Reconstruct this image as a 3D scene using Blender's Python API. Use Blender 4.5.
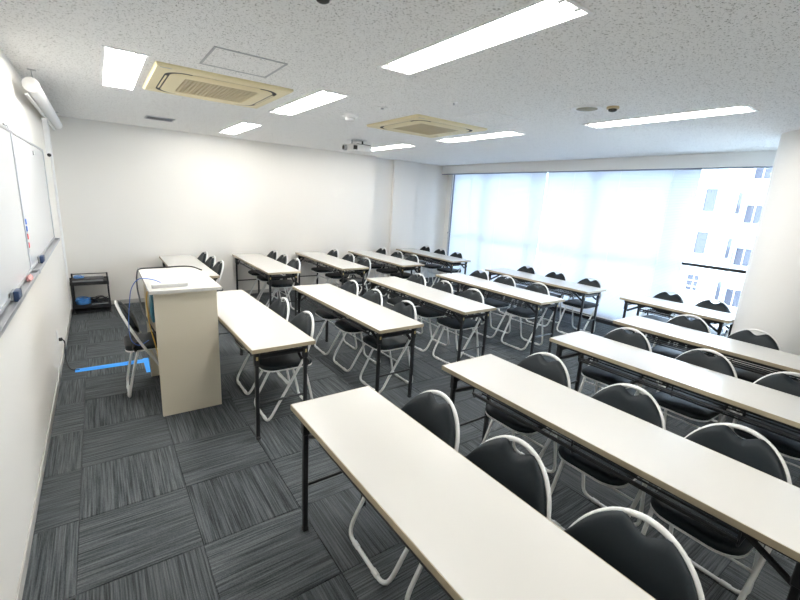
import bpy, bmesh, math, random
from mathutils import Vector, Matrix
random.seed(7)
S = bpy.context.scene
for o in list(bpy.data.objects): bpy.data.objects.remove(o)
COL = S.collection

# ---------------------------------------------------------------- camera
YAW, PITCH, ROLL = math.radians(36.02), math.radians(13.46), math.radians(3.37)
cam = bpy.data.cameras.new('camera'); camo = bpy.data.objects.new('camera', cam); COL.objects.link(camo)
fw = Vector((math.sin(YAW)*math.cos(PITCH), math.cos(YAW)*math.cos(PITCH), -math.sin(PITCH)))
rt = Vector((math.cos(YAW), -math.sin(YAW), 0)); up = rt.cross(fw)
r2 = math.cos(ROLL)*rt + math.sin(ROLL)*up; u2 = -math.sin(ROLL)*rt + math.cos(ROLL)*up
M = Matrix((r2, u2, -fw)).transposed().to_4x4(); M.translation = (0, 0, 1.707)
camo.matrix_world = M
cam.sensor_width = 36; cam.lens = 416.5/800*36; cam.clip_start = 0.05; cam.clip_end = 300
S.camera = camo

# ---------------------------------------------------------------- sky and exposure
SKY = 12.0            # daylight outside, bluish white overcast
LAMP = 37.0          # fluorescent tubes
w = bpy.data.worlds.new('sky'); S.world = w; w.use_nodes = True
bg = w.node_tree.nodes['Background']; bg.inputs[0].default_value = (.67, .815, 1, 1); bg.inputs[1].default_value = SKY
S.view_settings.view_transform = 'Standard'; S.view_settings.look = 'None'
S.view_settings.exposure = 0.85; S.view_settings.gamma = 1.0; S.view_settings.use_curve_mapping = False

# ---------------------------------------------------------------- materials
def mat(name, col, rough=.5, spec=.5, metal=0, bump=None, trans=None, var=None, emit=None):
    m = bpy.data.materials.new(name); m.use_nodes = True; nt = m.node_tree; b = nt.nodes['Principled BSDF']
    b.inputs['Base Color'].default_value = (*col, 1); b.inputs['Roughness'].default_value = rough
    b.inputs['Specular IOR Level'].default_value = spec; b.inputs['Metallic'].default_value = metal
    if emit:
        b.inputs['Emission Color'].default_value = (*emit[0], 1); b.inputs['Emission Strength'].default_value = emit[1]
    tc = nt.nodes.new('ShaderNodeTexCoord')
    if bump:
        n = nt.nodes.new('ShaderNodeTexNoise'); n.inputs['Scale'].default_value = bump[0]; n.inputs['Detail'].default_value = 3
        nt.links.new(tc.outputs['Object'], n.inputs['Vector'])
        bp = nt.nodes.new('ShaderNodeBump'); bp.inputs['Strength'].default_value = bump[1]; bp.inputs['Distance'].default_value = .004
        nt.links.new(n.outputs['Fac'], bp.inputs['Height']); nt.links.new(bp.outputs[0], b.inputs['Normal'])
    if var:   # gentle colour variation: scale, amount
        n = nt.nodes.new('ShaderNodeTexNoise'); n.inputs['Scale'].default_value = var[0]; n.inputs['Detail'].default_value = 4
        nt.links.new(tc.outputs['Object'], n.inputs['Vector'])
        mx = nt.nodes.new('ShaderNodeMix'); mx.data_type = 'RGBA'
        mx.inputs['A'].default_value = (*[c*(1-var[1]) for c in col], 1); mx.inputs['B'].default_value = (*[min(1, c*(1+var[1])) for c in col], 1)
        nt.links.new(n.outputs['Fac'], mx.inputs['Factor']); nt.links.new(mx.outputs['Result'], b.inputs['Base Color'])
    return m

MT = dict(
 wall=mat('wall_paint', (.86, .83, .775), .75, .25, bump=(160, .12), var=(1.2, .012)),
 column=mat('column_paint', (.86, .85, .82), .7, .25, bump=(160, .1)),
 white_paint=mat('white_paint', (.90, .90, .89), .5, .4),
 top=mat('laminate_white', (.675, .66, .62), .22, .5, var=(3, .012)),
 edge=mat('edge_beige', (.40, .34, .235), .5, .4),
 black=mat('black_steel', (.012, .013, .015), .38, .5),
 tube=mat('white_pipe', (.80, .80, .78), .28, .5),
 vinyl=mat('charcoal_vinyl', (.005, .0098, .0135), .5, .27, bump=(500, .08)),
 rubber=mat('grey_rubber', (.55, .55, .53), .6),
 blackplastic=mat('black_plastic', (.015, .015, .017), .45),
 sticker=mat('yellow_sticker', (.62, .50, .22), .5),
 steelgrey=mat('grey_metal', (.45, .46, .48), .35, .5, .6),
 alu=mat('aluminium', (.50, .51, .53), .35, .5, .5),
 bluealu=mat('window_alu', (.23, .26, .33), .4, .5, .3),
 board=mat('whiteboard_enamel', (.83, .85, .86), .12, .5),
 lectern=mat('lectern_beige', (.70, .635, .50), .45, .4, var=(4, .02)),
 teal=mat('teal_case', (.01, .12, .17), .4),
 cream=mat('cream_plastic', (.78, .68, .42), .42, .45),
 creamdark=mat('cream_grille', (.52, .43, .25), .5),
 dark=mat('dark_recess', (.03, .028, .022), .7),
 bluetape=mat('blue_tape', (.02, .30, .85), .5),
 bluecable=mat('blue_cable', (.06, .16, .55), .4),
 lightblue=mat('light_blue_cable', (.08, .32, .75), .4),
 yellowcable=mat('yellow_cable', (.70, .45, .08), .4),
 base=mat('baseboard_vinyl', (.50, .48, .45), .5),
 red=mat('red_magnet', (.65, .03, .03), .35), blue=mat('blue_magnet', (.02, .12, .55), .35),
 pink=mat('pink_felt', (.72, .38, .36), .9), navy=mat('navy_plastic', (.02, .05, .13), .4), greyfelt=mat('grey_felt', (.30, .32, .34), .9),
 facade=mat('white_facade', (.50, .50, .48), .8, .2, bump=(3, .2)), asphalt=mat('asphalt', (.28, .28, .28), .9),
 glassdark=mat('window_far_glass', (.045, .045, .058), .3, .3),
 curtain=mat('far_curtain', (.27, .27, .29), .8),
 leaf=mat('leaf_green', (.03, .07, .03), .6),
 slab=mat('floor_slab', (.05, .055, .06), .9),
 projector=mat('projector_white', (.74, .73, .71), .4),
 olive=mat('olive_grille', (.30, .28, .19), .6),
 paper=mat('paper_label', (.8, .8, .78), .6),
)
MT['tube_lamp'] = mat('lamp_tube', (.9, .9, .9), .4, emit=((1.0, .98, .94), LAMP))

def ceiling_mat():
    m = bpy.data.materials.new('rockwool_ceiling'); m.use_nodes = True; nt = m.node_tree; b = nt.nodes['Principled BSDF']
    b.inputs['Roughness'].default_value = .9; b.inputs['Specular IOR Level'].default_value = .1
    tc = nt.nodes.new('ShaderNodeTexCoord')
    n = nt.nodes.new('ShaderNodeTexNoise'); n.inputs['Scale'].default_value = 112; n.inputs['Detail'].default_value = 4; n.inputs['Roughness'].default_value = .62; n.inputs['Distortion'].default_value = .7
    nt.links.new(tc.outputs['Object'], n.inputs['Vector'])
    r = nt.nodes.new('ShaderNodeValToRGB'); e = r.color_ramp.elements
    e[0].position = .36; e[0].color = (.32, .31, .29, 1); e[1].position = .43; e[1].color = (.93, .925, .91, 1)
    e2 = e.new(.62); e2.color = (.93, .925, .91, 1)
    nt.links.new(n.outputs['Fac'], r.inputs['Fac']); nt.links.new(r.outputs[0], b.inputs['Base Color'])
    bp = nt.nodes.new('ShaderNodeBump'); bp.inputs['Strength'].default_value = .5; bp.inputs['Distance'].default_value = .004
    nt.links.new(n.outputs['Fac'], bp.inputs['Height']); nt.links.new(bp.outputs[0], b.inputs['Normal'])
    return m
MT['ceiling'] = ceiling_mat()

def carpet_mat():
    m = bpy.data.materials.new('carpet_tile'); m.use_nodes = True; nt = m.node_tree; b = nt.nodes['Principled BSDF']; L = nt.links
    b.inputs['Roughness'].default_value = .95; b.inputs['Specular IOR Level'].default_value = .12
    tc = nt.nodes.new('ShaderNodeTexCoord'); oi = nt.nodes.new('ShaderNodeObjectInfo')
    def streak(sx, sy, det, rough):
        mp = nt.nodes.new('ShaderNodeMapping'); mp.inputs['Scale'].default_value = (sx, sy, 1)
        L.new(tc.outputs['Object'], mp.inputs['Vector'])
        n = nt.nodes.new('ShaderNodeTexNoise'); n.noise_dimensions = '4D'; n.inputs['Scale'].default_value = 1; n.inputs['Detail'].default_value = det; n.inputs['Roughness'].default_value = rough
        mu = nt.nodes.new('ShaderNodeMath'); mu.operation = 'MULTIPLY'; mu.inputs[1].default_value = 60
        L.new(oi.outputs['Random'], mu.inputs[0]); L.new(mu.outputs[0], n.inputs['W']); L.new(mp.outputs[0], n.inputs['Vector'])
        return n
    a = streak(135, 3.2, 3, .55); c = streak(420, 200, 1, .5)
    add = nt.nodes.new('ShaderNodeMath'); add.operation = 'MULTIPLY_ADD'; add.inputs[1].default_value = .38
    L.new(c.outputs['Fac'], add.inputs[0]); L.new(a.outputs['Fac'], add.inputs[2])
    r = nt.nodes.new('ShaderNodeValToRGB'); e = r.color_ramp.elements
    e[0].position = .52; e[0].color = (.030, .034, .037, 1); e[1].position = .88; e[1].color = (.140, .153, .159, 1)
    e2 = e.new(.67); e2.color = (.072, .080, .085, 1)
    L.new(add.outputs[0], r.inputs['Fac'])
    hv = nt.nodes.new('ShaderNodeHueSaturation'); L.new(r.outputs[0], hv.inputs['Color'])
    mr = nt.nodes.new('ShaderNodeMapRange'); mr.inputs['To Min'].default_value = .88; mr.inputs['To Max'].default_value = 1.12
    L.new(oi.outputs['Random'], mr.inputs['Value']); L.new(mr.outputs[0], hv.inputs['Value'])
    L.new(hv.outputs[0], b.inputs['Base Color'])
    bp = nt.nodes.new('ShaderNodeBump'); bp.inputs['Strength'].default_value = .6; bp.inputs['Distance'].default_value = .004
    L.new(add.outputs[0], bp.inputs['Height']); L.new(bp.outputs[0], b.inputs['Normal'])
    return m
MT['carpet'] = carpet_mat()

def blind_mat():
    m = bpy.data.materials.new('blind_slat'); m.use_nodes = True; nt = m.node_tree
    for n in list(nt.nodes): nt.nodes.remove(n)
    o = nt.nodes.new('ShaderNodeOutputMaterial'); d = nt.nodes.new('ShaderNodeBsdfDiffuse'); t = nt.nodes.new('ShaderNodeBsdfTranslucent'); mx = nt.nodes.new('ShaderNodeMixShader')
    d.inputs[0].default_value = (.80, .83, .88, 1); t.inputs[0].default_value = (.68, .75, .86, 1); mx.inputs[0].default_value = .225
    nt.links.new(d.outputs[0], mx.inputs[1]); nt.links.new(t.outputs[0], mx.inputs[2]); nt.links.new(mx.outputs[0], o.inputs[0])
    return m
MT['slat'] = blind_mat()

def glass_mat():
    m = bpy.data.materials.new('clear_glass'); m.use_nodes = True; nt = m.node_tree
    for n in list(nt.nodes): nt.nodes.remove(n)
    o = nt.nodes.new('ShaderNodeOutputMaterial'); t = nt.nodes.new('ShaderNodeBsdfTransparent'); g = nt.nodes.new('ShaderNodeBsdfGlossy'); f = nt.nodes.new('ShaderNodeFresnel'); mx = nt.nodes.new('ShaderNodeMixShader')
    t.inputs[0].default_value = (.93, .96, .97, 1); g.inputs['Roughness'].default_value = .02; f.inputs[0].default_value = 1.3
    nt.links.new(f.outputs[0], mx.inputs[0]); nt.links.new(t.outputs[0], mx.inputs[1]); nt.links.new(g.outputs[0], mx.inputs[2]); nt.links.new(mx.outputs[0], o.inputs[0])
    return m
MT['glass'] = glass_mat()

# ---------------------------------------------------------------- helpers
def mesh_from(name, verts, faces, smooth=False):
    me = bpy.data.meshes.new(name); me.from_pydata([tuple(v) for v in verts], [], faces)
    bm = bmesh.new(); bm.from_mesh(me); bmesh.ops.recalc_face_normals(bm, faces=bm.faces); bm.to_mesh(me); bm.free()
    if smooth:
        me.polygons.foreach_set('use_smooth', [True]*len(me.polygons))
    me.update(); return me
def sharp(me, ang=35):
    try: me.set_sharp_from_angle(angle=math.radians(ang))
    except Exception: pass
    return me
def box_me(name, x0, x1, y0, y1, z0, z1, bev=0, seg=1):
    bm = bmesh.new()
    vs = [bm.verts.new((x, y, z)) for x in (x0, x1) for y in (y0, y1) for z in (z0, z1)]
    for f in ((0,1,3,2), (4,6,7,5), (0,4,5,1), (2,3,7,6), (0,2,6,4), (1,5,7,3)): bm.faces.new([vs[i] for i in f])
    if bev: bmesh.ops.bevel(bm, geom=bm.edges[:], offset=bev, segments=seg, affect='EDGES', profile=.5)
    bmesh.ops.recalc_face_normals(bm, faces=bm.faces)
    me = bpy.data.meshes.new(name); bm.to_mesh(me); bm.free()
    if bev and seg > 1:
        me.polygons.foreach_set('use_smooth', [True]*len(me.polygons)); sharp(me, 50)
    return me
def smooth_path(pts, sub=6, closed=False):
    P = [Vector(p) for p in pts]; n = len(P); out = []
    rng = range(n) if closed else range(n-1)
    for i in rng:
        p1, p2 = P[i], P[(i+1) % n]
        p0 = P[(i-1) % n] if closed or i > 0 else p1 + (p1-p2)
        p3 = P[(i+2) % n] if closed or i+2 < n else p2 + (p2-p1)
        for k in range(sub):
            t = k/sub; out.append(.5*((2*p1) + (p2-p0)*t + (2*p0-5*p1+4*p2-p3)*t*t + (3*p1-p0-3*p2+p3)*t*t*t))
    if not closed: out.append(P[-1])
    return out
def tube_geo(path, r, n=8, closed=False):
    P = [Vector(p) for p in path]; m = len(P); V = []; F = []
    def tan(i):
        if closed: return (P[(i+1) % m]-P[(i-1) % m]).normalized()
        return (P[min(i+1, m-1)]-P[max(i-1, 0)]).normalized()
    t0 = tan(0); ref = Vector((0,0,1)) if abs(t0.z) < .9 else Vector((1,0,0)); nrm = (ref - t0*ref.dot(t0)).normalized()
    for i in range(m):
        t = tan(i); nrm = (nrm - t*nrm.dot(t)).normalized(); b = t.cross(nrm)
        rr = r(i/(m-1)) if callable(r) else r
        for k in range(n):
            a = 2*math.pi*k/n; V.append(P[i] + nrm*math.cos(a)*rr + b*math.sin(a)*rr)
    for i in range(m if closed else m-1):
        j = (i+1) % m
        for k in range(n): F.append((i*n+k, i*n+(k+1) % n, j*n+(k+1) % n, j*n+k))
    if not closed: F.append(tuple(range(n-1, -1, -1))); F.append(tuple((m-1)*n+k for k in range(n)))
    return V, F
def tube_me(name, path, r, n=8, closed=False): return sharp(mesh_from(name, *tube_geo(path, r, n, closed), smooth=True), 60)
def merge(*gs):
    V = []; F = []
    for v, f in gs:
        o = len(V); V += list(v); F += [tuple(i+o for i in q) for q in f]
    return V, F
def box_geo(x0, x1, y0, y1, z0, z1):
    V = [(x, y, z) for x in (x0, x1) for y in (y0, y1) for z in (z0, z1)]
    return V, [(0,1,3,2), (4,6,7,5), (0,4,5,1), (2,3,7,6), (0,2,6,4), (1,5,7,3)]
def lathe_me(name, prof, n=24, ctr=(0,0,0)):
    V = []; F = []
    for (r, z) in prof:
        for k in range(n): a = 2*math.pi*k/n; V.append((ctr[0]+r*math.cos(a), ctr[1]+r*math.sin(a), ctr[2]+z))
    for i in range(len(prof)-1):
        for k in range(n): F.append((i*n+k, i*n+(k+1) % n, (i+1)*n+(k+1) % n, (i+1)*n+k))
    F.append(tuple(range(n))); F.append(tuple((len(prof)-1)*n+k for k in range(n)))
    return sharp(mesh_from(name, V, F, True), 40)
def add(name, me, m, parent=None, loc=None, rotz=None, label=None, kind=None):
    o = bpy.data.objects.new(name, me); COL.objects.link(o)
    if m is not None and len(me.materials) == 0: me.materials.append(MT[m] if isinstance(m, str) else m)
    if parent: o.parent = parent
    if loc: o.location = loc
    if rotz: o.rotation_euler.z = rotz
    if label: o['label'] = label
    if kind: o['kind'] = kind
    return o
def tag(o, label, cat, group=None):
    o['label'] = label; o['category'] = cat
    if group: o['group'] = group
    return o
def thing(name, label, cat, loc=(0,0,0), rotz=0, group=None):
    o = bpy.data.objects.new(name, None); COL.objects.link(o); o.empty_display_size = .1
    o.location = loc; o.rotation_euler.z = rotz
    return tag(o, label, cat, group)
def struct(o, label=None, cat=None):
    o['kind'] = 'structure'
    if label: o['label'] = label
    if cat: o['category'] = cat
    return o
def copy_tree(root, loc=None, rotz=None, parent=None):
    c = root.copy(); COL.objects.link(c); c.parent = parent
    if loc is not None: c.location = loc
    if rotz is not None: c.rotation_euler.z = rotz
    for ch in list(root.children): copy_tree(ch, parent=c)
    return c

# ---------------------------------------------------------------- room
XL, XW, YF, YN, ZC = -.411, 6.483, 7.144, -1.6, 2.494
YR = 7.36                       # recess beside the window
flo = struct(add('floor', box_me('floor', XL-.1, XW+.35, YN-.1, YR+.1, -.15, -.008), 'slab'), 'dark grey carpet tile floor laid in quarter-turned squares', 'floor')
# carpet tiles
tile_cache = {}
def tile(x0, x1, y0, y1, turn):
    w_, h_ = round(x1-x0, 4), round(y1-y0, 4); sx, sy = (h_, w_) if turn else (w_, h_)
    if (sx, sy) not in tile_cache:
        bm = bmesh.new(); g = .0012
        a, b = sx/2-g, sy/2-g
        lo = [bm.verts.new((px, py, -.008)) for px, py in ((-a,-b), (a,-b), (a,b), (-a,b))]
        md = [bm.verts.new((px, py, -.002)) for px, py in ((-a,-b), (a,-b), (a,b), (-a,b))]
        c = .002; hi = [bm.verts.new((px, py, 0)) for px, py in ((-a+c,-b+c), (a-c,-b+c), (a-c,b-c), (-a+c,b-c))]
        bm.faces.new(hi)
        for i in range(4):
            j = (i+1) % 4; bm.faces.new((lo[i], lo[j], md[j], md[i])); bm.faces.new((md[i], md[j], hi[j], hi[i]))
        me = bpy.data.meshes.new('carpet_tile'); bm.to_mesh(me); bm.free(); tile_cache[(sx, sy)] = me
    add('carpet_tile', tile_cache[(sx, sy)], 'carpet', flo, ((x0+x1)/2, (y0+y1)/2, 0), math.pi/2 if turn else None)
gx = [XL]+[-.223+.5*k for k in range(14)]; gx = [g for g in gx if g < XW-.02]+[XW]
gy = [YN]+[2.405+.5*k for k in range(-8, 10)]; gy = [g for g in gy if YN <= g < YF-.05]+[YF]
for i in range(len(gx)-1):
    for j in range(len(gy)-1):
        tile(gx[i], gx[i+1], gy[j], gy[j+1], (i+j) % 2 == 1)
add('carpet_strip', box_me('carpet_strip', 4.43, XW, YF, YR, -.008, 0), 'carpet', flo)

struct(add('wall_left', box_me('wall_left', XL-.1, XL, YN-.1, YR+.1, -.15, ZC), 'wall'), 'cream painted wall carrying the whiteboards', 'wall')
wf = struct(add('wall_far', box_me('wall_far', XL, 4.43, YF, YR+.1, -.15, ZC), 'wall'), 'cream painted plain wall beside the corner rack', 'wall')
add('recess_wall', box_me('recess_wall', 4.43, XW+.35, YR, YR+.1, -.15, ZC), 'wall', wf)
add('pilaster', box_me('pilaster', 4.97, 5.55, 7.285, YR, 0, ZC, .004), 'wall', wf)
struct(add('wall_near', box_me('wall_near', XL, XW, YN-.1, YN, -.15, ZC), 'wall'), 'cream painted wall at the end beyond the near tables', 'wall')
WY0, WY1, WZ0, WZ1 = .35, 7.12, .10, 2.40
wr = struct(add('wall_right', mesh_from('wall_right', *merge(box_geo(XW, XW+.25, YN-.1, WY0, -.15, ZC), box_geo(XW, XW+.25, WY1, YR, -.15, ZC),
      box_geo(XW, XW+.25, WY0, WY1, WZ1, ZC), box_geo(XW, XW+.25, WY0, WY1, -.15, WZ0))), 'wall'), 'cream painted wall around the long window', 'wall')
struct(add('baseboard_left', box_me('baseboard_left', XL, XL+.008, YN, YF, 0, .06, .002), 'base'), 'grey vinyl baseboard under the whiteboards', 'baseboard')
struct(add('baseboard_far', box_me('baseboard_far', XL+.008, 4.43, YF-.008, YF, 0, .06, .002), 'base'), 'grey vinyl baseboard under the plain wall', 'baseboard')
struct(add('trim_1', box_me('trim_1', 6.34, XW, WY0, WY1, 0, .055, .004), 'black'), 'black floor-level sill strip along the window', 'trim')
# ceiling with openings
LIGHTS = [(.226, 3.90), (1.597, 3.84), (1.596, 6.02), (1.590, 1.765), (3.790, 3.85), (3.886, 1.82), (3.77, 5.80), (1.59, -.30)]  # last entry is an unseen light, added to brighten the near tables
LW, LL = .218, 1.235
holes = [(x-LW/2, x+LW/2, y-LL/2, y+LL/2) for x, y in LIGHTS]
xs = sorted({XL-.1, XW+.25} | {h[0] for h in holes} | {h[1] for h in holes}); ys = sorted({YN-.1, YR+.1} | {h[2] for h in holes} | {h[3] for h in holes})
V = [(x, y, ZC) for x in xs for y in ys]; F = []; ny = len(ys)
for i in range(len(xs)-1):
    for j in range(ny-1):
        cx, cy = (xs[i]+xs[i+1])/2, (ys[j]+ys[j+1])/2
        if any(h[0] < cx < h[1] and h[2] < cy < h[3] for h in holes): continue
        F.append((i*ny+j, i*ny+j+1, (i+1)*ny+j+1, (i+1)*ny+j))
n0 = len(V)
cei = struct(add('ceiling', mesh_from('ceiling', *merge((V, F), box_geo(XL-.1, XW+.25, YN-.1, YR+.1, ZC+.12, ZC+.2))), 'ceiling'), 'speckled white rock wool board ceiling', 'ceiling')

# bulkhead box over the blinds
bh = struct(add('trim_2', box_me('trim_2', 6.30, XW, .2, YR, 2.325, ZC, .003), 'white_paint'), 'white box hiding the blind heads along the window', 'trim')
add('dark_lip', box_me('dark_lip', 6.296, 6.34, .2, YR-.005, 2.308, 2.325), 'bluealu', bh)

# window
win = struct(bpy.data.objects.new('window_1', None), 'long full-height window with grey aluminium frame', 'window'); COL.objects.link(win)
for nm, b_ in (('head_frame', (6.50, 6.60, WY0, WY1, 2.36, WZ1)), ('sill_frame', (6.50, 6.60, WY0, WY1, WZ0, WZ0+.05)), ('jamb', (6.45, 6.60, 7.075, 7.14, .10, 2.36)), ('jamb', (6.50, 6.60, WY0, WY0+.05, WZ0, WZ1))):
    add(nm, box_me(nm, *b_, .004), 'bluealu', win)
my = [6.115, 4.882, 3.782, 2.583]
for y in my: add('mullion', box_me('mullion', 6.52, 6.58, y-.03, y+.03, WZ0+.05, 2.36, .003), 'bluealu', win)
my2 = [7.075]+my+[WY0+.05]
for a, b in zip(my2[:-1], my2[1:]):
    b2 = b+.03 if b != my2[-1] else b; a2 = a-.03 if a != my2[0] else a
    add('transom', box_me('transom', 6.52, 6.57, b2, a2, 1.06, 1.10, .003), 'black', win)
    add('pane', box_me('pane', 6.548, 6.552, b2, a2, WZ0+.05, 1.06), 'glass', win)
    add('pane', box_me('pane', 6.548, 6.552, b2, a2, 1.10, 2.36), 'glass', win)
add('tilt_wand', tube_me('tilt_wand', [(6.38, 7.09, 2.35), (6.385, 7.085, 1.1), (6.385, 7.08, .5)], .012, 8), 'alu', win)
add('wand_joint', lathe_me('wand_joint', [(.02, -.02), (.028, 0), (.02, .02)], 12, (6.384, 7.086, 1.06)), 'steelgrey', win)

# venetian blinds
def blind(y0, y1, label):
    t = thing('venetian_blind', label, 'blind', (6.42, (y0+y1)/2, .06), 0, 'closed venetian blinds')
    h = (y1-y0)/2
    add('headrail', box_me('headrail', -.02, .02, -h, h, 2.27, 2.30, .003), 'white_paint', t)
    V = []; F = []; z = .03; p = .021
    while z < 2.27:
        k = len(V)
        for (dx, dz) in ((-.0035, -.0125), (.0035, 0), (.0015, .0125)):
            V += [(dx, -h+.004, z+dz), (dx, h-.004, z+dz)]
        F += [(k, k+1, k+3, k+2), (k+2, k+3, k+5, k+4)]; z += p
    me = bpy.data.meshes.new('slats'); me.from_pydata(V, [], F); me.update()
    add('slats', me, 'slat', t, kind='stuff')
    add('bottom_rail', box_me('bottom_rail', -.012, .012, -h, h, 0, .016, .003), 'white_paint', t)
    for f in (-.72, -.1, .55):
        add('ladder_cord', box_me('ladder_cord', -.0075, -.0055, f*h-.003, f*h+.003, .016, 2.27), 'white_paint', t)
    return t
blind(4.70, 7.06, 'closed white venetian blind reaching the recessed corner of the window wall')
blind(2.36, 4.69, 'closed white venetian blind beside the uncovered window pane')

# column
struct(add('column', lathe_me('column', [(.40, 0), (.40, ZC)], 64), 'column', None, (5.32, .955, 0)), 'thick round cream column in front of the window', 'column')

# ---------------------------------------------------------------- ceiling lights
LN = ['over the lectern', 'between the two cream ceiling air conditioners', 'between the dark vent and the projector', 'closest to the square hatch above the front table rows',
      'beside the air conditioner nearer the window', 'alongside the round speaker grille', 'next to the ceiling projector', 'added out of view to brighten the near column-side tables']
def light_proto():
    t = thing('ceiling_light', 'x', 'ceiling light')
    a, b = LW/2, LL/2; f = .014
    add('frame', mesh_from('frame', *merge(box_geo(-a-f, -a+.004, -b-f, b+f, -.006, .004), box_geo(a-.004, a+f, -b-f, b+f, -.006, .004), box_geo(-a+.004, a-.004, -b-f, -b+.004, -.006, .004), box_geo(-a+.004, a-.004, b-.004, b+f, -.006, .004))), 'white_paint', t)
    # reflector: open-bottomed tray with a centre ridge
    V = []; F = []
    prof = [(-a+.001, .002), (-a+.02, .07), (-.05, .085), (0, .010), (.05, .085), (a-.02, .07), (a-.001, .002)]
    for y in (-b+.002, b-.002): V += [(x, y, z) for x, z in prof]
    n = len(prof)
    for i in range(n-1): F.append((i, i+1, n+i+1, n+i))
    F += [tuple(range(n)), tuple(range(n, 2*n))]
    add('reflector', mesh_from('reflector', V, F), 'white_paint', t)
    for s in (-1, 1):
        tb = add('lamp_tube', tube_me('lamp_tube', [(s*.055, -b+.04, .012), (s*.055, b-.04, .012)], .0145, 10), 'tube_lamp', t)
        for e in (-1, 1):
            add('lamp_holder', box_me('lamp_holder', s*.055-.012, s*.055+.012, e*(b-.021)-.017, e*(b-.021)+.017, -.004, .05, .003), 'rubber', tb)
    return t
lp = light_proto()
for i, (x, y) in enumerate(LIGHTS):
    t = lp if i == 0 else copy_tree(lp)
    t.location = (x, y, ZC); t['label'] = 'recessed twin-tube ceiling light ' + LN[i]; t['group'] = 'recessed ceiling lights'

# ---------------------------------------------------------------- folding tables
TBW, TBH = .448, .70
def table_proto(L, rods=True):
    t = thing('folding_table', 'x', 'table'); hx, hy = TBW/2, L/2
    top = add('tabletop', box_me('tabletop', -hx+.003, hx-.003, -hy+.003, hy-.003, TBH-.028, TBH, .0015), 'top', t)
    add('edge_band', mesh_from('edge_band', *merge(box_geo(-hx, -hx+.003, -hy, hy, TBH-.028, TBH-.001), box_geo(hx-.003, hx, -hy, hy, TBH-.028, TBH-.001),
        box_geo(-hx+.003, hx-.003, -hy, -hy+.003, TBH-.028, TBH-.001), box_geo(-hx+.003, hx-.003, hy-.003, hy, TBH-.028, TBH-.001))), 'edge', top, label='beige edge band')
    for s in (-1, 1):
        add('long_rail', box_me('long_rail', s*(hx-.045)-.011, s*(hx-.045)+.011, -hy+.05, hy-.05, TBH-.054, TBH-.028), 'black', t)
    for e in (-1, 1):
        yl = e*(hy-.072)
        for s in (-1, 1):
            xl = s*(hx-.048)
            lg = add('leg', box_me('leg', xl-.0125, xl+.0125, yl-.0125, yl+.0125, .02, TBH-.05, .003), 'black', t)
            add('foot_cap', box_me('foot_cap', xl-.015, xl+.015, yl-.015, yl+.015, 0, .022, .004), 'blackplastic', lg)
            add('leg_sleeve', box_me('leg_sleeve', xl-.017, xl+.017, yl-.017, yl+.017, .56, TBH-.05, .003), 'black', lg)
            add('sticker', box_me('sticker', xl-.007, xl+.007, yl+e*.0172-.0004, yl+e*.0172+.0004, .60, .625), 'sticker', lg, label='small yellow sticker')
            # folding brace from leg up to the top
            add('brace', mesh_from('brace', *tube_geo([(xl-s*.02, yl-e*.012, .545), (xl-s*.02, yl-e*.20, TBH-.045)], .013, 6)), 'black', t)
        add('stretcher', tube_me('stretcher', [(-hx+.06, yl, .27), (hx-.06, yl, .27)], .0085, 8), 'black', t)
        add('upper_crossbar', box_me('upper_crossbar', -hx+.065, hx-.065, yl-.009, yl+.009, .605, .632, .002), 'black', t)
        add('stay', mesh_from('stay', *merge(tube_geo([(-.1, yl-e*.01, .62), (-.03, yl-e*.26, TBH-.04)], .007, 6), tube_geo([(.1, yl-e*.01, .62), (.03, yl-e*.26, TBH-.04)], .007, 6))), 'black', t)
    ry = hy-.24
    for x in (-.15, -.09, -.03, .03, .09, .15):
        add('shelf_rod', tube_me('shelf_rod', [(x, -ry, .575), (x, ry, .575)], .0055, 6), 'black', t)
    for y in (-ry, 0, ry):
        add('shelf_hanger', tube_me('shelf_hanger', [(-.17, y, TBH-.03), (-.17, y, .59), (-.16, y, .568), (.16, y, .568), (.17, y, .59), (.17, y, TBH-.03)], .0045, 6), 'black', t)
    for s in (-1, 1): add('shelf_rail', tube_me('shelf_rail', [(s*.175, -ry, .60), (s*.175, ry, .60)], .008, 6), 'black', t)
    return t
TAB = dict(N1=(.688,1.81,.0), N2=(1.701,1.843,.05), N3=(2.875,1.877,0), N4=(3.952,1.931,0), N5=(5.154,2.49,0), M1=(.712,4.418,.8), M2=(1.706,4.416,.57), M3=(2.757,4.552,.64), M4=(3.877,4.498,.14), M5=(5.047,4.641,-.3),
           T0=(.678,7.07,0), T1=(1.715,7.08,0), T2=(2.797,7.103,0), T3=(3.87,7.109,.06), T4=(5.1,7.269,-.2))
ORD = ['first', 'second', 'third', 'fourth', 'fifth']
ROW = {k: (int(k[1]) if k[0] == 'T' else int(k[1])-1) for k in TAB}
BLK = {'T': 'in the block against the plain wall', 'M': 'in the middle block', 'N': 'in the block level with the round column'}
t18 = None; tables = {}
for k, (x, y, a) in TAB.items():
    L = 1.13 if k == 'N5' else 1.8
    a = math.radians(a); hx, hy = TBW/2, -L/2
    loc = (x+hx*math.cos(a)-hy*math.sin(a), y+hx*math.sin(a)+hy*math.cos(a), 0)
    if k == 'N5':
        t = table_proto(1.13); lab = 'short white-topped folding table squeezed between the window and the round column'
    else:
        if t18 is None: t = t18 = table_proto(1.8)
        else: t = copy_tree(t18)
        lab = 'white-topped folding table, %s row from the whiteboard, %s' % (ORD[ROW[k]], BLK[k[0]])
    t.location = loc; t.rotation_euler.z = a; tag(t, lab, 'table', 'white folding tables'); tables[k] = (t, L)

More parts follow.
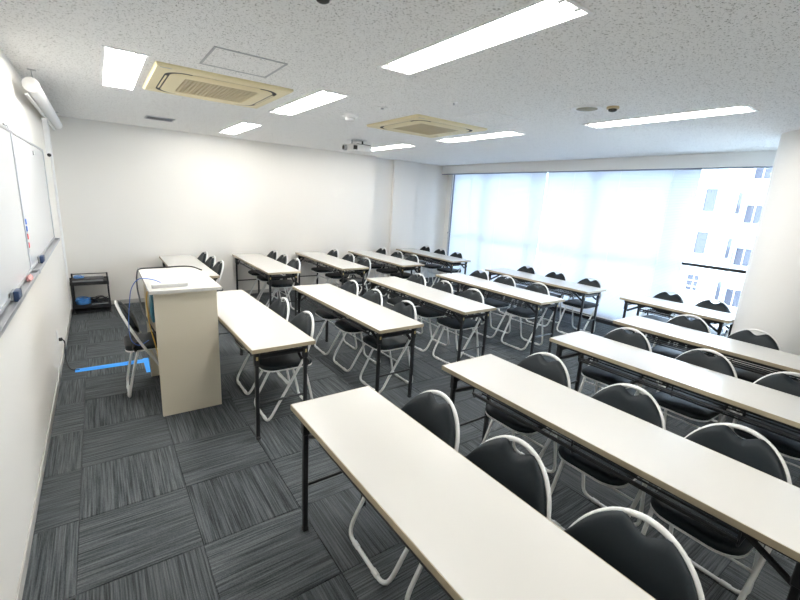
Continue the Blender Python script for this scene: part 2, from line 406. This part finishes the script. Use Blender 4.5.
# ---------------------------------------------------------------- folding chairs
def chair_x(z):       # side profile of the main frame, rearwards = +x
    if z < .45: return -.21 + .255*z/.45
    q = (z-.45)/.34; return .045 + .175*q - .02*q*q
def chair_proto():
    t = thing('folding_chair', 'x', 'chair')
    R = .0105; half = []
    for y, z in ((0, R), (.10, R), (.145, R+.002), (.178, .03), (.192, .07)): half.append((chair_x(z), y, z))
    for z in (.15, .25, .35, .45, .52): half.append((chair_x(z), .195+.025*max(0, (z-.15))/.37, z))
    for k in range(1, 9):
        ph = k/8*math.pi/2; half.append((chair_x(.52+.265*math.sin(ph)), .22*math.cos(ph), .52+.265*math.sin(ph)))
    loop = half + [(x, -y, z) for x, y, z in half[-2:0:-1]]
    fr = add('main_frame', tube_me('main_frame', smooth_path(loop, 2, True), R, 10, True), 'tube', t, label='white pipe loop from floor to top of back')
    for s in (-1, 1):
        add('foot_sleeve', tube_me('foot_sleeve', [(chair_x(R), s*.075, R+.001), (chair_x(R), s*.115, R+.001)], R+.003, 10), 'tube', fr)
    # rear U frame
    half = [(.172, 0, R), (.172, .09, R), (.171, .13, R+.003), (.168, .160, .035), (.162, .170, .09), (.12, .172, .28), (.085, .173, .415)]
    loop = [(x, -y, z) for x, y, z in half[:0:-1]] + half
    rf = add('rear_frame', tube_me('rear_frame', smooth_path(loop, 2), R*.92, 10), 'tube', t, label='white pipe rear leg frame')
    for s in (-1, 1):
        add('foot_sleeve', tube_me('foot_sleeve', [(.172, s*.065, R), (.172, s*.105, R)], R+.002, 10), 'tube', rf)
        add('hinge', tube_me('hinge', smooth_path([(.10, s*.188, .415), (.115, s*.192, .455), (.085, s*.196, .49), (.055, s*.20, .475)], 4), .010, 8), 'blackplastic', t, label='black hinge arm')
    add('cross_rod', tube_me('cross_rod', [(chair_x(.30), -.20, .30), (chair_x(.30), .20, .30)], .006, 8), 'tube', t)
    # seat
    def rrect(x0, x1, hw, rf_, rb, n=6):
        pts = []
        for (cx, cy, a0, r) in ((x1-rb, hw-rb, 0, rb), (x0+rf_, hw-rf_, 90, rf_), (x0+rf_, -hw+rf_, 180, rf_), (x1-rb, -hw+rb, 270, rb)):
            for k in range(n+1):
                a = math.radians(a0+90*k/n); pts.append((cx+r*math.cos(a), cy+r*math.sin(a)))
        return pts
    def stack(layers):
        V = []; F = []; n = len(layers[0][0])
        for pts, z in layers: V += [(x, y, z) for x, y in pts]
        for i in range(len(layers)-1):
            for k in range(n): F.append((i*n+k, i*n+(k+1) % n, (i+1)*n+(k+1) % n, (i+1)*n+k))
        F += [tuple(range(n)), tuple((len(layers)-1)*n+k for k in range(n))]
        return V, F
    def ins(d): return rrect(-.225+d, .170-d, .183-d, .10-d*.5, .06-d*.5)
    add('seat', sharp(mesh_from('seat', *stack([(ins(.004), .418), (ins(0), .425), (ins(0), .440), (ins(.006), .450), (ins(.02), .455), (ins(.08), .457)]), smooth=True), 50), 'vinyl', t, label='charcoal padded seat')
    add('seat_rim', sharp(mesh_from('seat_rim', *stack([(ins(.012), .405), (ins(.001), .408), (ins(.0005), .418), (ins(.012), .419)]), smooth=True), 50), 'tube', t, label='white rim under the seat')
    # backrest pad: lens shape with a dip in the middle of its top edge
    n = 28; V = []; F = []
    def zu(y):
        z = .52+.265*math.sqrt(max(0, 1-(y/.222)**2)) + .004
        q = min(1, abs(y+.0)/.080); return z-.043*(.5+.5*math.cos(math.pi*q))
    def zl(y): return .628-.10*(1-(abs(y)/.209)**2.6)
    m = 8
    for side in (0, 1):
        for i in range(n+1):
            y = -.209+.418*i/n; a, b = zl(y), max(zu(y), zl(y)+.004)
            for j in range(m+1):
                f = j/m; z = a+(b-a)*f
                e = min(1, 4*f*(1-f)*1.6)*min(1, (1-abs(y)/.2095)*7)
                th = .009+.012*math.sqrt(max(0, e))
                bow = .010*(1-(y/.2)**2)
                V.append((chair_x(z)+(th if side else -th)+bow-.030, y, z))
    N = (n+1)*(m+1)
    for i in range(n):
        for j in range(m):
            q = (i*(m+1)+j, (i+1)*(m+1)+j, (i+1)*(m+1)+j+1, i*(m+1)+j+1)
            F.append(q); F.append(tuple(N+k for k in q[::-1]))
    ring = [i*(m+1) for i in range(n+1)]+[n*(m+1)+j for j in range(1, m+1)]+[i*(m+1)+m for i in range(n-1, -1, -1)]+[j for j in range(m-1, 0, -1)]
    for a, b in zip(ring, ring[1:]+ring[:1]): F.append((a, b, N+b, N+a))
    add('backrest', sharp(mesh_from('backrest', V, F, True), 55), 'vinyl', t, label='charcoal padded backrest with a dip in its top edge')
    return t
CH = dict(N1=[1.40,.915,.42], N2=[1.485,.945,.46], N3=[1.537,.985,.50], N4=[1.50,1.0,.47], N5=[2.17,1.69], M1=[3.55,3.04], M2=[4.085,3.58,3.03], M3=[4.20,3.69,3.20], M4=[4.165,3.69,3.17], M5=[4.26,3.70,3.15],
          T0=[6.745,6.28,5.815], T1=[6.73,6.265,5.80], T2=[6.70,6.12,5.62], T3=[6.79,6.25,5.78], T4=[6.95,6.46,5.97])
cp = chair_proto(); first = True
for k, yl in CH.items():
    for i, y in enumerate(yl):
        t = cp if first else copy_tree(cp); first = False
        t.location = (TAB[k][0]+(.425 if k[0] == 'N' else .40)+random.uniform(-.008, .008), y, 0); t.rotation_euler.z = math.radians(random.uniform(-2.5, 2.5))
        if k == 'N5': lab = 'charcoal folding chair at the short window table, place %s the round column' % ('away from' if i == 0 else 'next to')
        elif k == 'M1': lab = 'charcoal folding chair beside the lectern, first-row middle table, %s' % ('nearer the plain wall' if i == 0 else 'further from the plain wall')
        else:
            blk = {'T': 'wall-side', 'M': 'middle', 'N': 'column-side'}[k[0]]
            pos = ['place nearest the plain wall', 'centre place', 'place furthest from the plain wall'][i]
            lab = 'charcoal folding chair, %s-row %s table, %s' % (ORD[ROW[k]], blk, pos)
        tag(t, lab, 'chair', 'charcoal folding chairs at the tables')
t = copy_tree(cp); t.location = (.247, 3.925, 0); t.rotation_euler.z = math.radians(180)
if 'group' in t: del t['group']
tag(t, 'charcoal folding chair drawn up behind the beige lectern', 'chair')

# ---------------------------------------------------------------- lectern
t = thing('lectern', 'beige lectern with a white overhanging top and open back', 'lectern', (.47, 3.76, 0))
add('lectern_top', box_me('lectern_top', -.235, .238, -.51, .50, .975, 1.0, .002), 'top', t, label='white overhanging top')
add('side_panel', box_me('side_panel', -.205, .215, -.43, -.405, .004, .975, .0015), 'lectern', t)
add('side_panel', box_me('side_panel', -.205, .215, .405, .43, .004, .975, .0015), 'lectern', t)
add('front_panel', box_me('front_panel', .195, .215, -.405, .405, .03, .975), 'lectern', t)
add('shelf', box_me('shelf', -.16, .195, -.405, .405, .70, .72), 'lectern', t)
add('floor_plinth', box_me('floor_plinth', .15, .195, -.405, .405, .004, .06), 'lectern', t)
c = thing('lectern_case', 'teal case standing on the shelf inside the lectern', 'case', (.345, 3.51, .72))
add('case_body', box_me('case_body', -.09, .06, -.07, .09, 0, .22, .006, 2), 'teal', c); add('case_handle', tube_me('case_handle', smooth_path([(-.06, .01, .22), (-.05, .01, .242), (.02, .01, .242), (.03, .01, .22)], 3), .006, 6), 'blackplastic', c)
c = thing('power_strip', 'off-white power strip lying on the lectern top', 'power strip', (.375, 3.37, 1.0))
add('strip_body', box_me('strip_body', -.115, .115, -.03, .03, 0, .028, .004, 2), 'paper', c)
for k in (.03, .06): add('outlet_slot', box_me('outlet_slot', k-.003, k+.003, -.008, .008, .028, .0286), 'dark', c)
tag(add('black_cable', tube_me('black_cable', smooth_path([(.70, 3.98, 1.006), (.66, 4.16, 1.006), (.58, 4.22, 1.006), (.45, 4.20, 1.006), (.33, 4.19, 1.006), (.245, 4.16, 1.006), (.222, 4.10, .985), (.205, 3.95, .93), (.20, 3.76, .87), (.212, 3.62, .77), (.25, 3.50, .67), (.30, 3.44, .55), (.37, 3.43, .25), (.40, 3.43, .012)], 5), .006, 8), 'blackplastic'), 'black cable draped along the lectern top and down its back', 'cable')
tag(add('blue_cable', tube_me('blue_cable', smooth_path([(.34, 3.50, 1.004), (.28, 3.53, 1.03), (.20, 3.57, 1.03), (.15, 3.62, .95), (.13, 3.66, .82), (.115, 3.68, .67), (.12, 3.70, .53), (.17, 3.70, .475), (.24, 3.72, .50)], 5), .0032, 6), 'bluecable'), 'thin blue cable looping from the lectern top to the chair', 'cable')
tag(add('yellow_cable', tube_me('yellow_cable', smooth_path([(.235, 3.40, .97), (.225, 3.41, .90), (.230, 3.415, .80), (.235, 3.415, .70), (.26, 3.41, .55), (.29, 3.40, .30), (.30, 3.40, .006)], 4), .004, 6), 'yellowcable'), 'thin yellow cable hanging inside the lectern', 'cable')
# tape on floor, socket, cord
tp = thing('floor_tape', 'bright blue tape strip holding a cable to the carpet', 'tape', (0, 4.62, 0))
add('tape_strip', mesh_from('tape_strip', [(-.305, -.045, .001), (.245, -.055, .001), (-.305, -.012, .007), (.245, -.015, .007), (-.305, .012, .007), (.245, .012, .007), (-.305, .045, .001), (.245, .05, .001)], [(0,1,3,2), (2,3,5,4), (4,5,7,6)]), 'bluetape', tp)
add('tape_strip', mesh_from('tape_strip', [(.235, -.33, .0015), (.268, -.33, .0015), (.235, .065, .0015), (.285, .065, .0015), (.235, -.33, .003), (.268, -.33, .003), (.235, .065, .003), (.285, .065, .003)], [(0,1,3,2), (4,6,7,5), (0,4,5,1), (2,3,7,6), (0,2,6,4), (1,5,7,3)]), 'bluetape', tp)
so = thing('wall_socket', 'white wall socket with a black plug low on the whiteboard wall', 'socket', (XL, 4.73, .31))
add('socket_plate', box_me('socket_plate', 0, .008, -.035, .035, -.058, .058, .003), 'paper', so); add('socket_face', box_me('socket_face', .008, .011, -.016, .016, -.035, .035, .001), 'white_paint', so)
cord = thing('plug_cord', 'black cord running from the wall socket to the blue tape', 'cord', (XL, 4.73, .25))
add('plug', box_me('plug', .011, .038, -.014, .014, .022, .05, .004), 'blackplastic', cord)
add('cord', tube_me('cord', smooth_path([(.036, 0, .034), (.05, .004, .0), (.042, .01, -.10), (.045, .0, -.19), (.065, -.05, -.238), (.10, -.10, -.243), (.14, -.11, -.243)], 5), .0055, 8), 'blackplastic', cord)

# ---------------------------------------------------------------- whiteboards
def board(y0, y1, label):
    t = thing('whiteboard', label, 'whiteboard', (XL, (y0+y1)/2, 1.122)); h = (y1-y0)/2; H = .86
    add('panel', box_me('panel', .002, .020, -h+.008, h-.008, .015, H-.012), 'board', t)
    add('frame_top', box_me('frame_top', 0, .026, -h, h, H-.014, H+.004, .002), 'alu', t)
    add('frame_bottom', box_me('frame_bottom', 0, .026, -h, h, 0, .016, .002), 'alu', t)
    for s in (-1, 1): add('frame_side', box_me('frame_side', 0, .026, s*(h-.006)-.006, s*(h-.006)+.006, .016, H-.014, .002), 'alu', t)
    tr = add('tray', mesh_from('tray', *merge(box_geo(.0, .062, -h+.02, h-.01, -.016, -.008), box_geo(.057, .062, -h+.02, h-.01, -.008, .004))), 'alu', t)
    for s in (-1, 1): add('tray_cap', box_me('tray_cap', 0, .065, s*(h-.008)-.006, s*(h-.008)+.006, -.018, .008, .002), 'steelgrey', tr)
    return t
board(3.565, 5.53, 'whiteboard nearer the corner rack, with coloured magnets down its side')
board(1.58, 3.555, 'whiteboard further from the corner rack, with a navy eraser on its tray')
def eraser(x, y, rz, s, label):
    t = thing('board_eraser', label, 'eraser', (x, y, 1.1145), rz)
    add('eraser_body', box_me('eraser_body', -.012*s, .02*s, -.062*s, .062*s, 0, .072*s, .006*s, 2), 'navy', t)
    add('felt_pad', box_me('felt_pad', -.028*s, -.012*s, -.062*s, .062*s, .002, .070*s, .004, 2), 'greyfelt', t)
eraser(-.366, 2.73, .0, .72, 'navy whiteboard eraser on the tray of the board further from the rack')
eraser(-.366, 3.96, 0, .72, 'navy whiteboard eraser on the tray of the magnet board')
t = thing('cleaning_cloth', 'crumpled pink cloth on the whiteboard tray', 'cloth', (-.370, 3.27, 1.1145))
bm = bmesh.new(); bmesh.ops.create_icosphere(bm, subdivisions=3, radius=1)
for v in bm.verts:
    k = 1+.22*math.sin(7*v.co.x+2*v.co.y)*math.cos(6*v.co.y+v.co.z*5)+random.uniform(-.05, .05); v.co = Vector((v.co.x*.016*k, v.co.y*.06*k, max(0, (v.co.z+.55)*.02*k)))
me = bpy.data.meshes.new('cloth_fold'); bm.to_mesh(me); bm.free(); me.polygons.foreach_set('use_smooth', [True]*len(me.polygons))
add('cloth_fold', me, 'pink', t)
def magnet(y, z, m, lab):
    o = lathe_me('magnet', [(.018, 0), (.019, .003), (.017, .008), (.012, .009)], 16)
    o = add('magnet', o, m, None, (XL+.020, y, z)); o.rotation_euler.y = math.pi/2; tag(o, lab, 'magnet', 'magnets on the whiteboard')
magnet(3.615, 1.435, 'blue', 'topmost blue magnet beside the board joint'); magnet(3.61, 1.39, 'blue', 'lower blue magnet, just above the red ones')
magnet(3.605, 1.34, 'red', 'upper red magnet on the whiteboard'); magnet(3.60, 1.285, 'red', 'lowest red magnet on the whiteboard')
magnet(4.65, 1.908, 'steelgrey', 'grey magnet alone high on the whiteboard')
for y, lb in ((3.418, 'small metal clip on the whiteboard top frame, away from the joint'), (3.523, 'small metal clip on the whiteboard top frame, at the joint')):
    c = thing('board_clip', lb, 'clip', (XL, y, 1.984)); add('clip_base', box_me('clip_base', .004, .024, -.014, .014, 0, .010, .002), 'steelgrey', c); add('clip_knob', lathe_me('clip_knob', [(.005, .010), (.007, .020), (.003, .026)], 10, (.014, 0, 0)), 'steelgrey', c)

# projection screen
t = thing('projection_screen', 'rolled-up white projection screen hung above the whiteboards', 'screen', (-.31, 5.52, 2.355))
h = 1.33
cas = tube_me('screen_case', [(0, -h, 0), (0, h, 0)], .048, 28); add('screen_case', cas, 'white_paint', t)
for s in (-1, 1):
    add('end_cap', lathe_me('end_cap', [(.051, -.006), (.051, .006), (.042, .012)], 28), 'projector', t, (0, s*h, 0)).rotation_euler.x = -s*math.pi/2
for y in (-h+.2, h-.08):
    br = add('hanger', tube_me('hanger', smooth_path([(0, y, .047), (.012, y, .070), (0, y, .09), (-.004, y, ZC-2.355-.004)], 4), .004, 6), 'steelgrey', t)
    add('ceiling_plate', box_me('ceiling_plate', -.025, .025, y-.012, y+.012, ZC-2.355-.006, ZC-2.355, .001), 'steelgrey', br)
add('pull_bar', box_me('pull_bar', -.045, -.025, -h+.03, h-.03, -.068, -.055, .003), 'white_paint', t)
st = add('pull_strap', box_me('pull_strap', -.060, -.022, .078, .082, -.40, -.066, .001), 'white_paint', t)
add('strap_knob', lathe_me('strap_knob', [(.006, -.018), (.017, -.008), (.017, .006), (.008, .014)], 14, (-.038, .08, -.41)), 'blackplastic', t, label='black knob')
# cable raceway in the corner
t = thing('cable_raceway', 'white plastic cable raceway rising in the corner above the rack', 'raceway', (XL, 6.78, 0))
add('raceway_cover', box_me('raceway_cover', 0, .022, -.03, .03, .07, ZC-.01, .003), 'white_paint', t); add('raceway_cover', box_me('raceway_cover', 0, .016, .06, .09, .07, ZC-.01, .003), 'white_paint', t)

# ---------------------------------------------------------------- corner rack with cables
t = thing('cable_rack', 'low black two-tier metal rack in the corner under the raceway', 'rack', (-.175, 6.90, 0))
for sx in (-1, 1):
    for sy in (-1, 1):
        p = add('post', box_me('post', sx*.195-.010, sx*.195+.010, sy*.16-.010, sy*.16+.010, .02, .49, .003), 'black', t); add('foot', lathe_me('foot', [(.016, 0), (.018, .01), (.012, .02)], 12, (sx*.195, sy*.16, 0)), 'blackplastic', p)
for z in (.09, .40):
    s = add('shelf', box_me('shelf', -.205, .205, -.17, .17, z, z+.012), 'black', t)
    add('shelf_lip', mesh_from('shelf_lip', *merge(box_geo(-.205, .205, -.174, -.168, z-.015, z+.03), box_geo(-.205, .205, .168, .174, z-.015, z+.03), box_geo(-.209, -.203, -.168, .168, z-.015, z+.03), box_geo(.203, .209, -.168, .168, z-.015, z+.03))), 'black', s)
add('bottom_panel', box_me('bottom_panel', -.19, .19, -.165, .165, .02, .035), 'black', t)
add('top_bar', tube_me('top_bar', [(-.195, .16, .48), (.195, .16, .48)], .006, 8), 'black', t)
def coil(name, label, ctr, rx, ry, turns, r, m, zz, rz=0, jit=.012):
    pts = []
    for k in range(turns*10+1):
        a = 2*math.pi*k/10; j = jit
        pts.append((ctr[0]+(rx+random.uniform(-j, j))*math.cos(a), ctr[1]+(ry+random.uniform(-j, j))*math.sin(a), ctr[2]+r+zz*k/(turns*10)+random.uniform(0, .01)))
    tag(add(name, tube_me(name, smooth_path(pts, 3), r, 6), m), label, 'cable')
coil('cable_coil', 'light blue coiled network cable on the lower rack shelf', (-.27, 6.86, .103), .075, .10, 7, .0055, 'lightblue', .075)
coil('cable_coil', 'tangled black cables on the lower rack shelf', (-.09, 6.88, .103), .075, .10, 6, .0055, 'blackplastic', .07, jit=.03)
coil('cable_coil', 'small blue cable loop on top of the rack', (-.29, 6.88, .453), .05, .08, 2, .0045, 'lightblue', .02)
c = thing('media_player', 'flat dark grey device on the upper rack shelf', 'device', (-.19, 6.88, .412))
add('player_body', box_me('player_body', -.17, .17, -.12, .12, .004, .04, .004, 2), 'blackplastic', c); add('player_front', box_me('player_front', -.165, .165, -.122, -.12, .010, .034), 'steelgrey', c)
for s in (-1, 1): add('rubber_foot', box_me('rubber_foot', s*.14-.01, s*.14+.01, -.1, .1, 0, .004), 'blackplastic', c)
c = thing('adapter_box', 'flat grey adapter lying at the front of the lower rack shelf', 'adapter', (-.09, 6.755, .102)); add('adapter_case', box_me('adapter_case', -.09, .09, -.02, .02, 0, .018, .004, 2), 'rubber', c); add('adapter_led', box_me('adapter_led', .06, .07, -.004, .004, .018, .019), 'blue', c)

# ---------------------------------------------------------------- ceiling fittings
def aircon():
    t = thing('air_conditioner', 'x', 'air conditioner'); h = .468
    def ring(o, r, n=8):
        pts = []
        for cx, cy, a0 in ((o-r, o-r, 0), (-o+r, o-r, 90), (-o+r, -o+r, 180), (o-r, -o+r, 270)):
            for k in range(n+1): a = math.radians(a0+90*k/n); pts.append((cx+r*math.cos(a), cy+r*math.sin(a)))
        return pts
    def loft(layers):
        V = []; F = []; n = len(layers[0][0])
        for p_, z in layers: V += [(x, y, z) for x, y in p_]
        for i in range(len(layers)-1):
            for k in range(n): F.append((i*n+k, i*n+(k+1) % n, (i+1)*n+(k+1) % n, (i+1)*n+k))
        return V, F, n
    V, F, n = loft([(ring(h, .012), 0), (ring(h, .012), -.012), (ring(h-.012, .012), -.022), (ring(.395, .13), -.026), (ring(.392, .128), -.020)])
    add('panel', sharp(mesh_from('panel', V, F, True), 30), 'cream', t)
    V, F, n = loft([(ring(.394, .128), -.0245), (ring(.34, .08), -.0245)]); add('air_slot', mesh_from('air_slot', V, F), 'dark', t, label='dark curved air outlet slot')
    V, F, n = loft([(ring(.362, .10), -.022), (ring(.362, .10), -.027), (ring(.350, .09), -.031), (ring(.262, .02), -.031), (ring(.256, .02), -.02)]); add('inner_panel', sharp(mesh_from('inner_panel', V, F, True), 30), 'cream', t)
    for q in range(4):
        lv = add('louver', box_me('louver', .372, .386, -.235, .235, -.029, -.0245, .002), 'cream', t); lv.rotation_euler.z = q*math.pi/2
        V_ = [(.369, .305, -.031), (.388, .33, -.031)]
    gb = add('intake_grille', box_me('intake_grille', -.256, .256, -.256, .256, -.021, -.018), 'dark', t, label='slatted intake grille')
    for k in range(19):
        x = -.243+.027*k; add('grille_slat', box_me('grille_slat', x-.007, x+.007, -.256, .256, -.031, -.021), 'creamdark', gb)
    for k in range(24):
        y = -.246+.0214*k; add('grille_bar', box_me('grille_bar', -.256, .256, y-.005, y+.005, -.029, -.022), 'creamdark', gb)
    add('name_badge', box_me('name_badge', -.44, -.37, -.452, -.444, -.0262, -.0245), 'steelgrey', t)
    return t
ac = aircon(); ac.location = (.856, 3.85, ZC); tag(ac, 'cream four-way ceiling air conditioner on the whiteboard side of the room', 'air conditioner', 'ceiling air conditioners')
a2 = copy_tree(ac); a2.location = (2.97, 3.80, ZC); a2['label'] = 'cream four-way ceiling air conditioner on the window side of the room'
def hatch(x, y, s, label, m):
    t = thing('ceiling_hatch', label, 'hatch', (x, y, ZC), 0, 'ceiling access hatches'); h = s/2
    add('hatch_frame', mesh_from('hatch_frame', *merge(box_geo(-h, -h+.012, -h, h, -.005, .003), box_geo(h-.012, h, -h, h, -.005, .003), box_geo(-h+.012, h-.012, -h, -h+.012, -.005, .003), box_geo(-h+.012, h-.012, h-.012, h, -.005, .003))), m, t)
    add('hatch_panel', box_me('hatch_panel', -h+.014, h-.014, -h+.014, h-.014, -.003, .003), 'ceiling', t)
hatch(.833, 2.99, .43, 'square access hatch with grey frame beside the cream air conditioner near the whiteboard', 'steelgrey')
hatch(3.04, 2.95, .46, 'square access hatch with white frame beside the window-side air conditioner', 'white_paint')
t = thing('ceiling_vent', 'small dark slotted ceiling vent near the plain wall', 'vent', (.70, 6.08, ZC))
add('vent_frame', mesh_from('vent_frame', *merge(box_geo(-.15, -.135, -.13, .13, -.008, .002), box_geo(.135, .15, -.13, .13, -.008, .002), box_geo(-.135, .135, -.13, -.115, -.008, .002), box_geo(-.135, .135, .115, .13, -.008, .002))), 'alu', t)
add('vent_back', box_me('vent_back', -.135, .135, -.115, .115, -.002, .001), 'dark', t)
for k in range(13):
    x = -.125+k*.0208; add('vent_slat', box_me('vent_slat', x-.003, x+.003, -.115, .115, -.008, -.002), 'bluealu', t)
t = thing('ceiling_speaker', 'round flush ceiling speaker with a tan grille and white ring', 'speaker', (3.20, 2.06, ZC))
add('speaker_ring', lathe_me('speaker_ring', [(.115, 0), (.115, -.006), (.10, -.012), (.075, -.010)], 32), 'white_paint', t); add('speaker_grille', lathe_me('speaker_grille', [(.08, -.010), (.06, -.015), (.02, -.017)], 32), 'olive', t)
def detector(x, y, r, label, m, m2):
    t = thing('smoke_detector', label, 'detector', (x, y, ZC), 0, 'small round ceiling detectors')
    add('detector_base', lathe_me('detector_base', [(r, 0), (r, -r*.28), (r*.85, -r*.36)], 28), m, t); add('detector_head', lathe_me('detector_head', [(r*.68, -r*.36), (r*.66, -r*.62), (r*.45, -r*.74), (r*.1, -r*.76)], 28), m2, t)
detector(3.29, 1.90, .045, 'tan ceiling detector with a dark head beside the round speaker', 'creamdark', 'dark')
detector(2.11, 3.92, .075, 'white domed ceiling detector by the window-side air conditioner', 'white_paint', 'projector')
detector(.815, 1.77, .04, 'dark-headed ceiling detector beyond the grey-framed hatch', 'steelgrey', 'dark')
def cap(x, y, r, label):
    t = thing('sprinkler', label, 'sprinkler', (x, y, ZC), 0, 'small white ceiling sprinklers'); add('cap_rim', lathe_me('cap_rim', [(r, 0), (r, -.006), (r*.8, -.010)], 24), 'white_paint', t); add('cap_nozzle', lathe_me('cap_nozzle', [(r*.3, -.010), (r*.28, -.02), (r*.1, -.022)], 12), 'alu', t)
cap(2.12, 3.35, .045, 'small white ceiling sprinkler between detector and the long middle light'); cap(2.40, 2.725, .03, 'tiny white ceiling sprinkler beside the white-framed hatch')

# projector
t = thing('projector', 'white projector hanging from the ceiling by two short rods', 'projector', (3.06, 5.46, 2.33), 0)
add('projector_body', box_me('projector_body', -.14, .17, -.14, .14, 0, .095, .014, 2), 'projector', t)
ln = add('lens', tube_me('lens', [(-.14, .05, .05), (-.185, .05, .05)], .038, 20), 'steelgrey', t); add('lens_glass', tube_me('lens_glass', [(-.185, .05, .05), (-.189, .05, .05)], .028, 20), 'dark', ln)
add('top_cover', box_me('top_cover', -.06, .15, -.13, .13, .095, .103, .003), 'blackplastic', t)
add('side_vent', box_me('side_vent', -.13, -.07, -.144, -.14, .02, .075), 'dark', t)
for x in (-.08, .09): add('mount_rod', tube_me('mount_rod', [(x, 0, .10), (x, 0, ZC-2.33)], .011, 10), 'steelgrey' if x < 0 else 'blackplastic', t)
add('mount_plate', box_me('mount_plate', -.13, .14, -.05, .05, ZC-2.33-.008, ZC-2.33), 'white_paint', t)

# ---------------------------------------------------------------- outside
struct(add('street', box_me('street', XW+.6, 80, -60, 80, -9.2, -9), 'asphalt'), 'grey street far below the window', 'ground')
def far_building(name, label, x0, x1, y0, y1, z0, z1, wins, cur):
    t = thing(name, label, 'building', (x0, (y0+y1)/2, -9), 0, 'white buildings across the street'); ox, oy, oz = t.location
    add('facade', box_me('facade', 0, x1-x0, y0-oy, y1-oy, z0-oz, z1-oz), 'facade', t)
    for (ya, yb, za, zb) in wins:
        f = add('window_frame', mesh_from('window_frame', *merge(box_geo(-.10, .0, ya-oy-.06, ya-oy, za-oz-.06, zb-oz+.06), box_geo(-.10, .0, yb-oy, yb-oy+.06, za-oz-.06, zb-oz+.06), box_geo(-.10, .0, ya-oy, yb-oy, za-oz-.06, za-oz), box_geo(-.10, .0, ya-oy, yb-oy, zb-oz, zb-oz+.06), box_geo(-.08, .0, (ya+yb)/2-oy-.03, (ya+yb)/2-oy+.03, za-oz, zb-oz))), 'alu', t)
        m = (ya+yb)/2
        add('window_pane', box_me('window_pane', -.03, -.01, ya-oy, m-oy-.03, za-oz, zb-oz), cur, f); add('window_pane', box_me('window_pane', -.03, -.01, m-oy+.03, yb-oy, za-oz, zb-oz), 'glassdark', f)
    return t
wl = []; wrr = []
for k in range(-3, 3):
    z = 2.15+k*2.8
    for c0 in (10.2, 13.6, 16.6): wl.append((c0, c0+1.4, z+.0, z+1.45))
    for c0 in (8.85, 6.1, 3.3): wrr.append((c0, c0+.9, z-.6, z+.55))
b1 = far_building('apartment_building', 'white building whose side wall shows past the blind', 33, 46, 9.95, 26, -9, 14, wl, 'curtain')
b2 = far_building('apartment_building', 'white building set back next to the round column', 34.8, 46, -14, 9.9, -9, 11, wrr, 'glassdark')
for k in range(-3, 3):
    z = 1.5+k*2.9
    sw = add('side_window', box_me('side_window', .5, 1.1, -8.07, -8.02, z+.6+9, z+1.9+9), 'glassdark', b1)
rl = add('balcony_rail', mesh_from('balcony_rail', *merge(*[box_geo(-1.0, -.96, -8.0, 2.0, z, z+.05) for z in (6.2, 6.6, 7.0)], *[box_geo(-1.0, -.96, -8+k*.9, -7.95+k*.9, 5.8, 7.05) for k in range(12)], box_geo(-1.0, 0, -8, 2, 5.7, 5.85))), 'alu', b1)
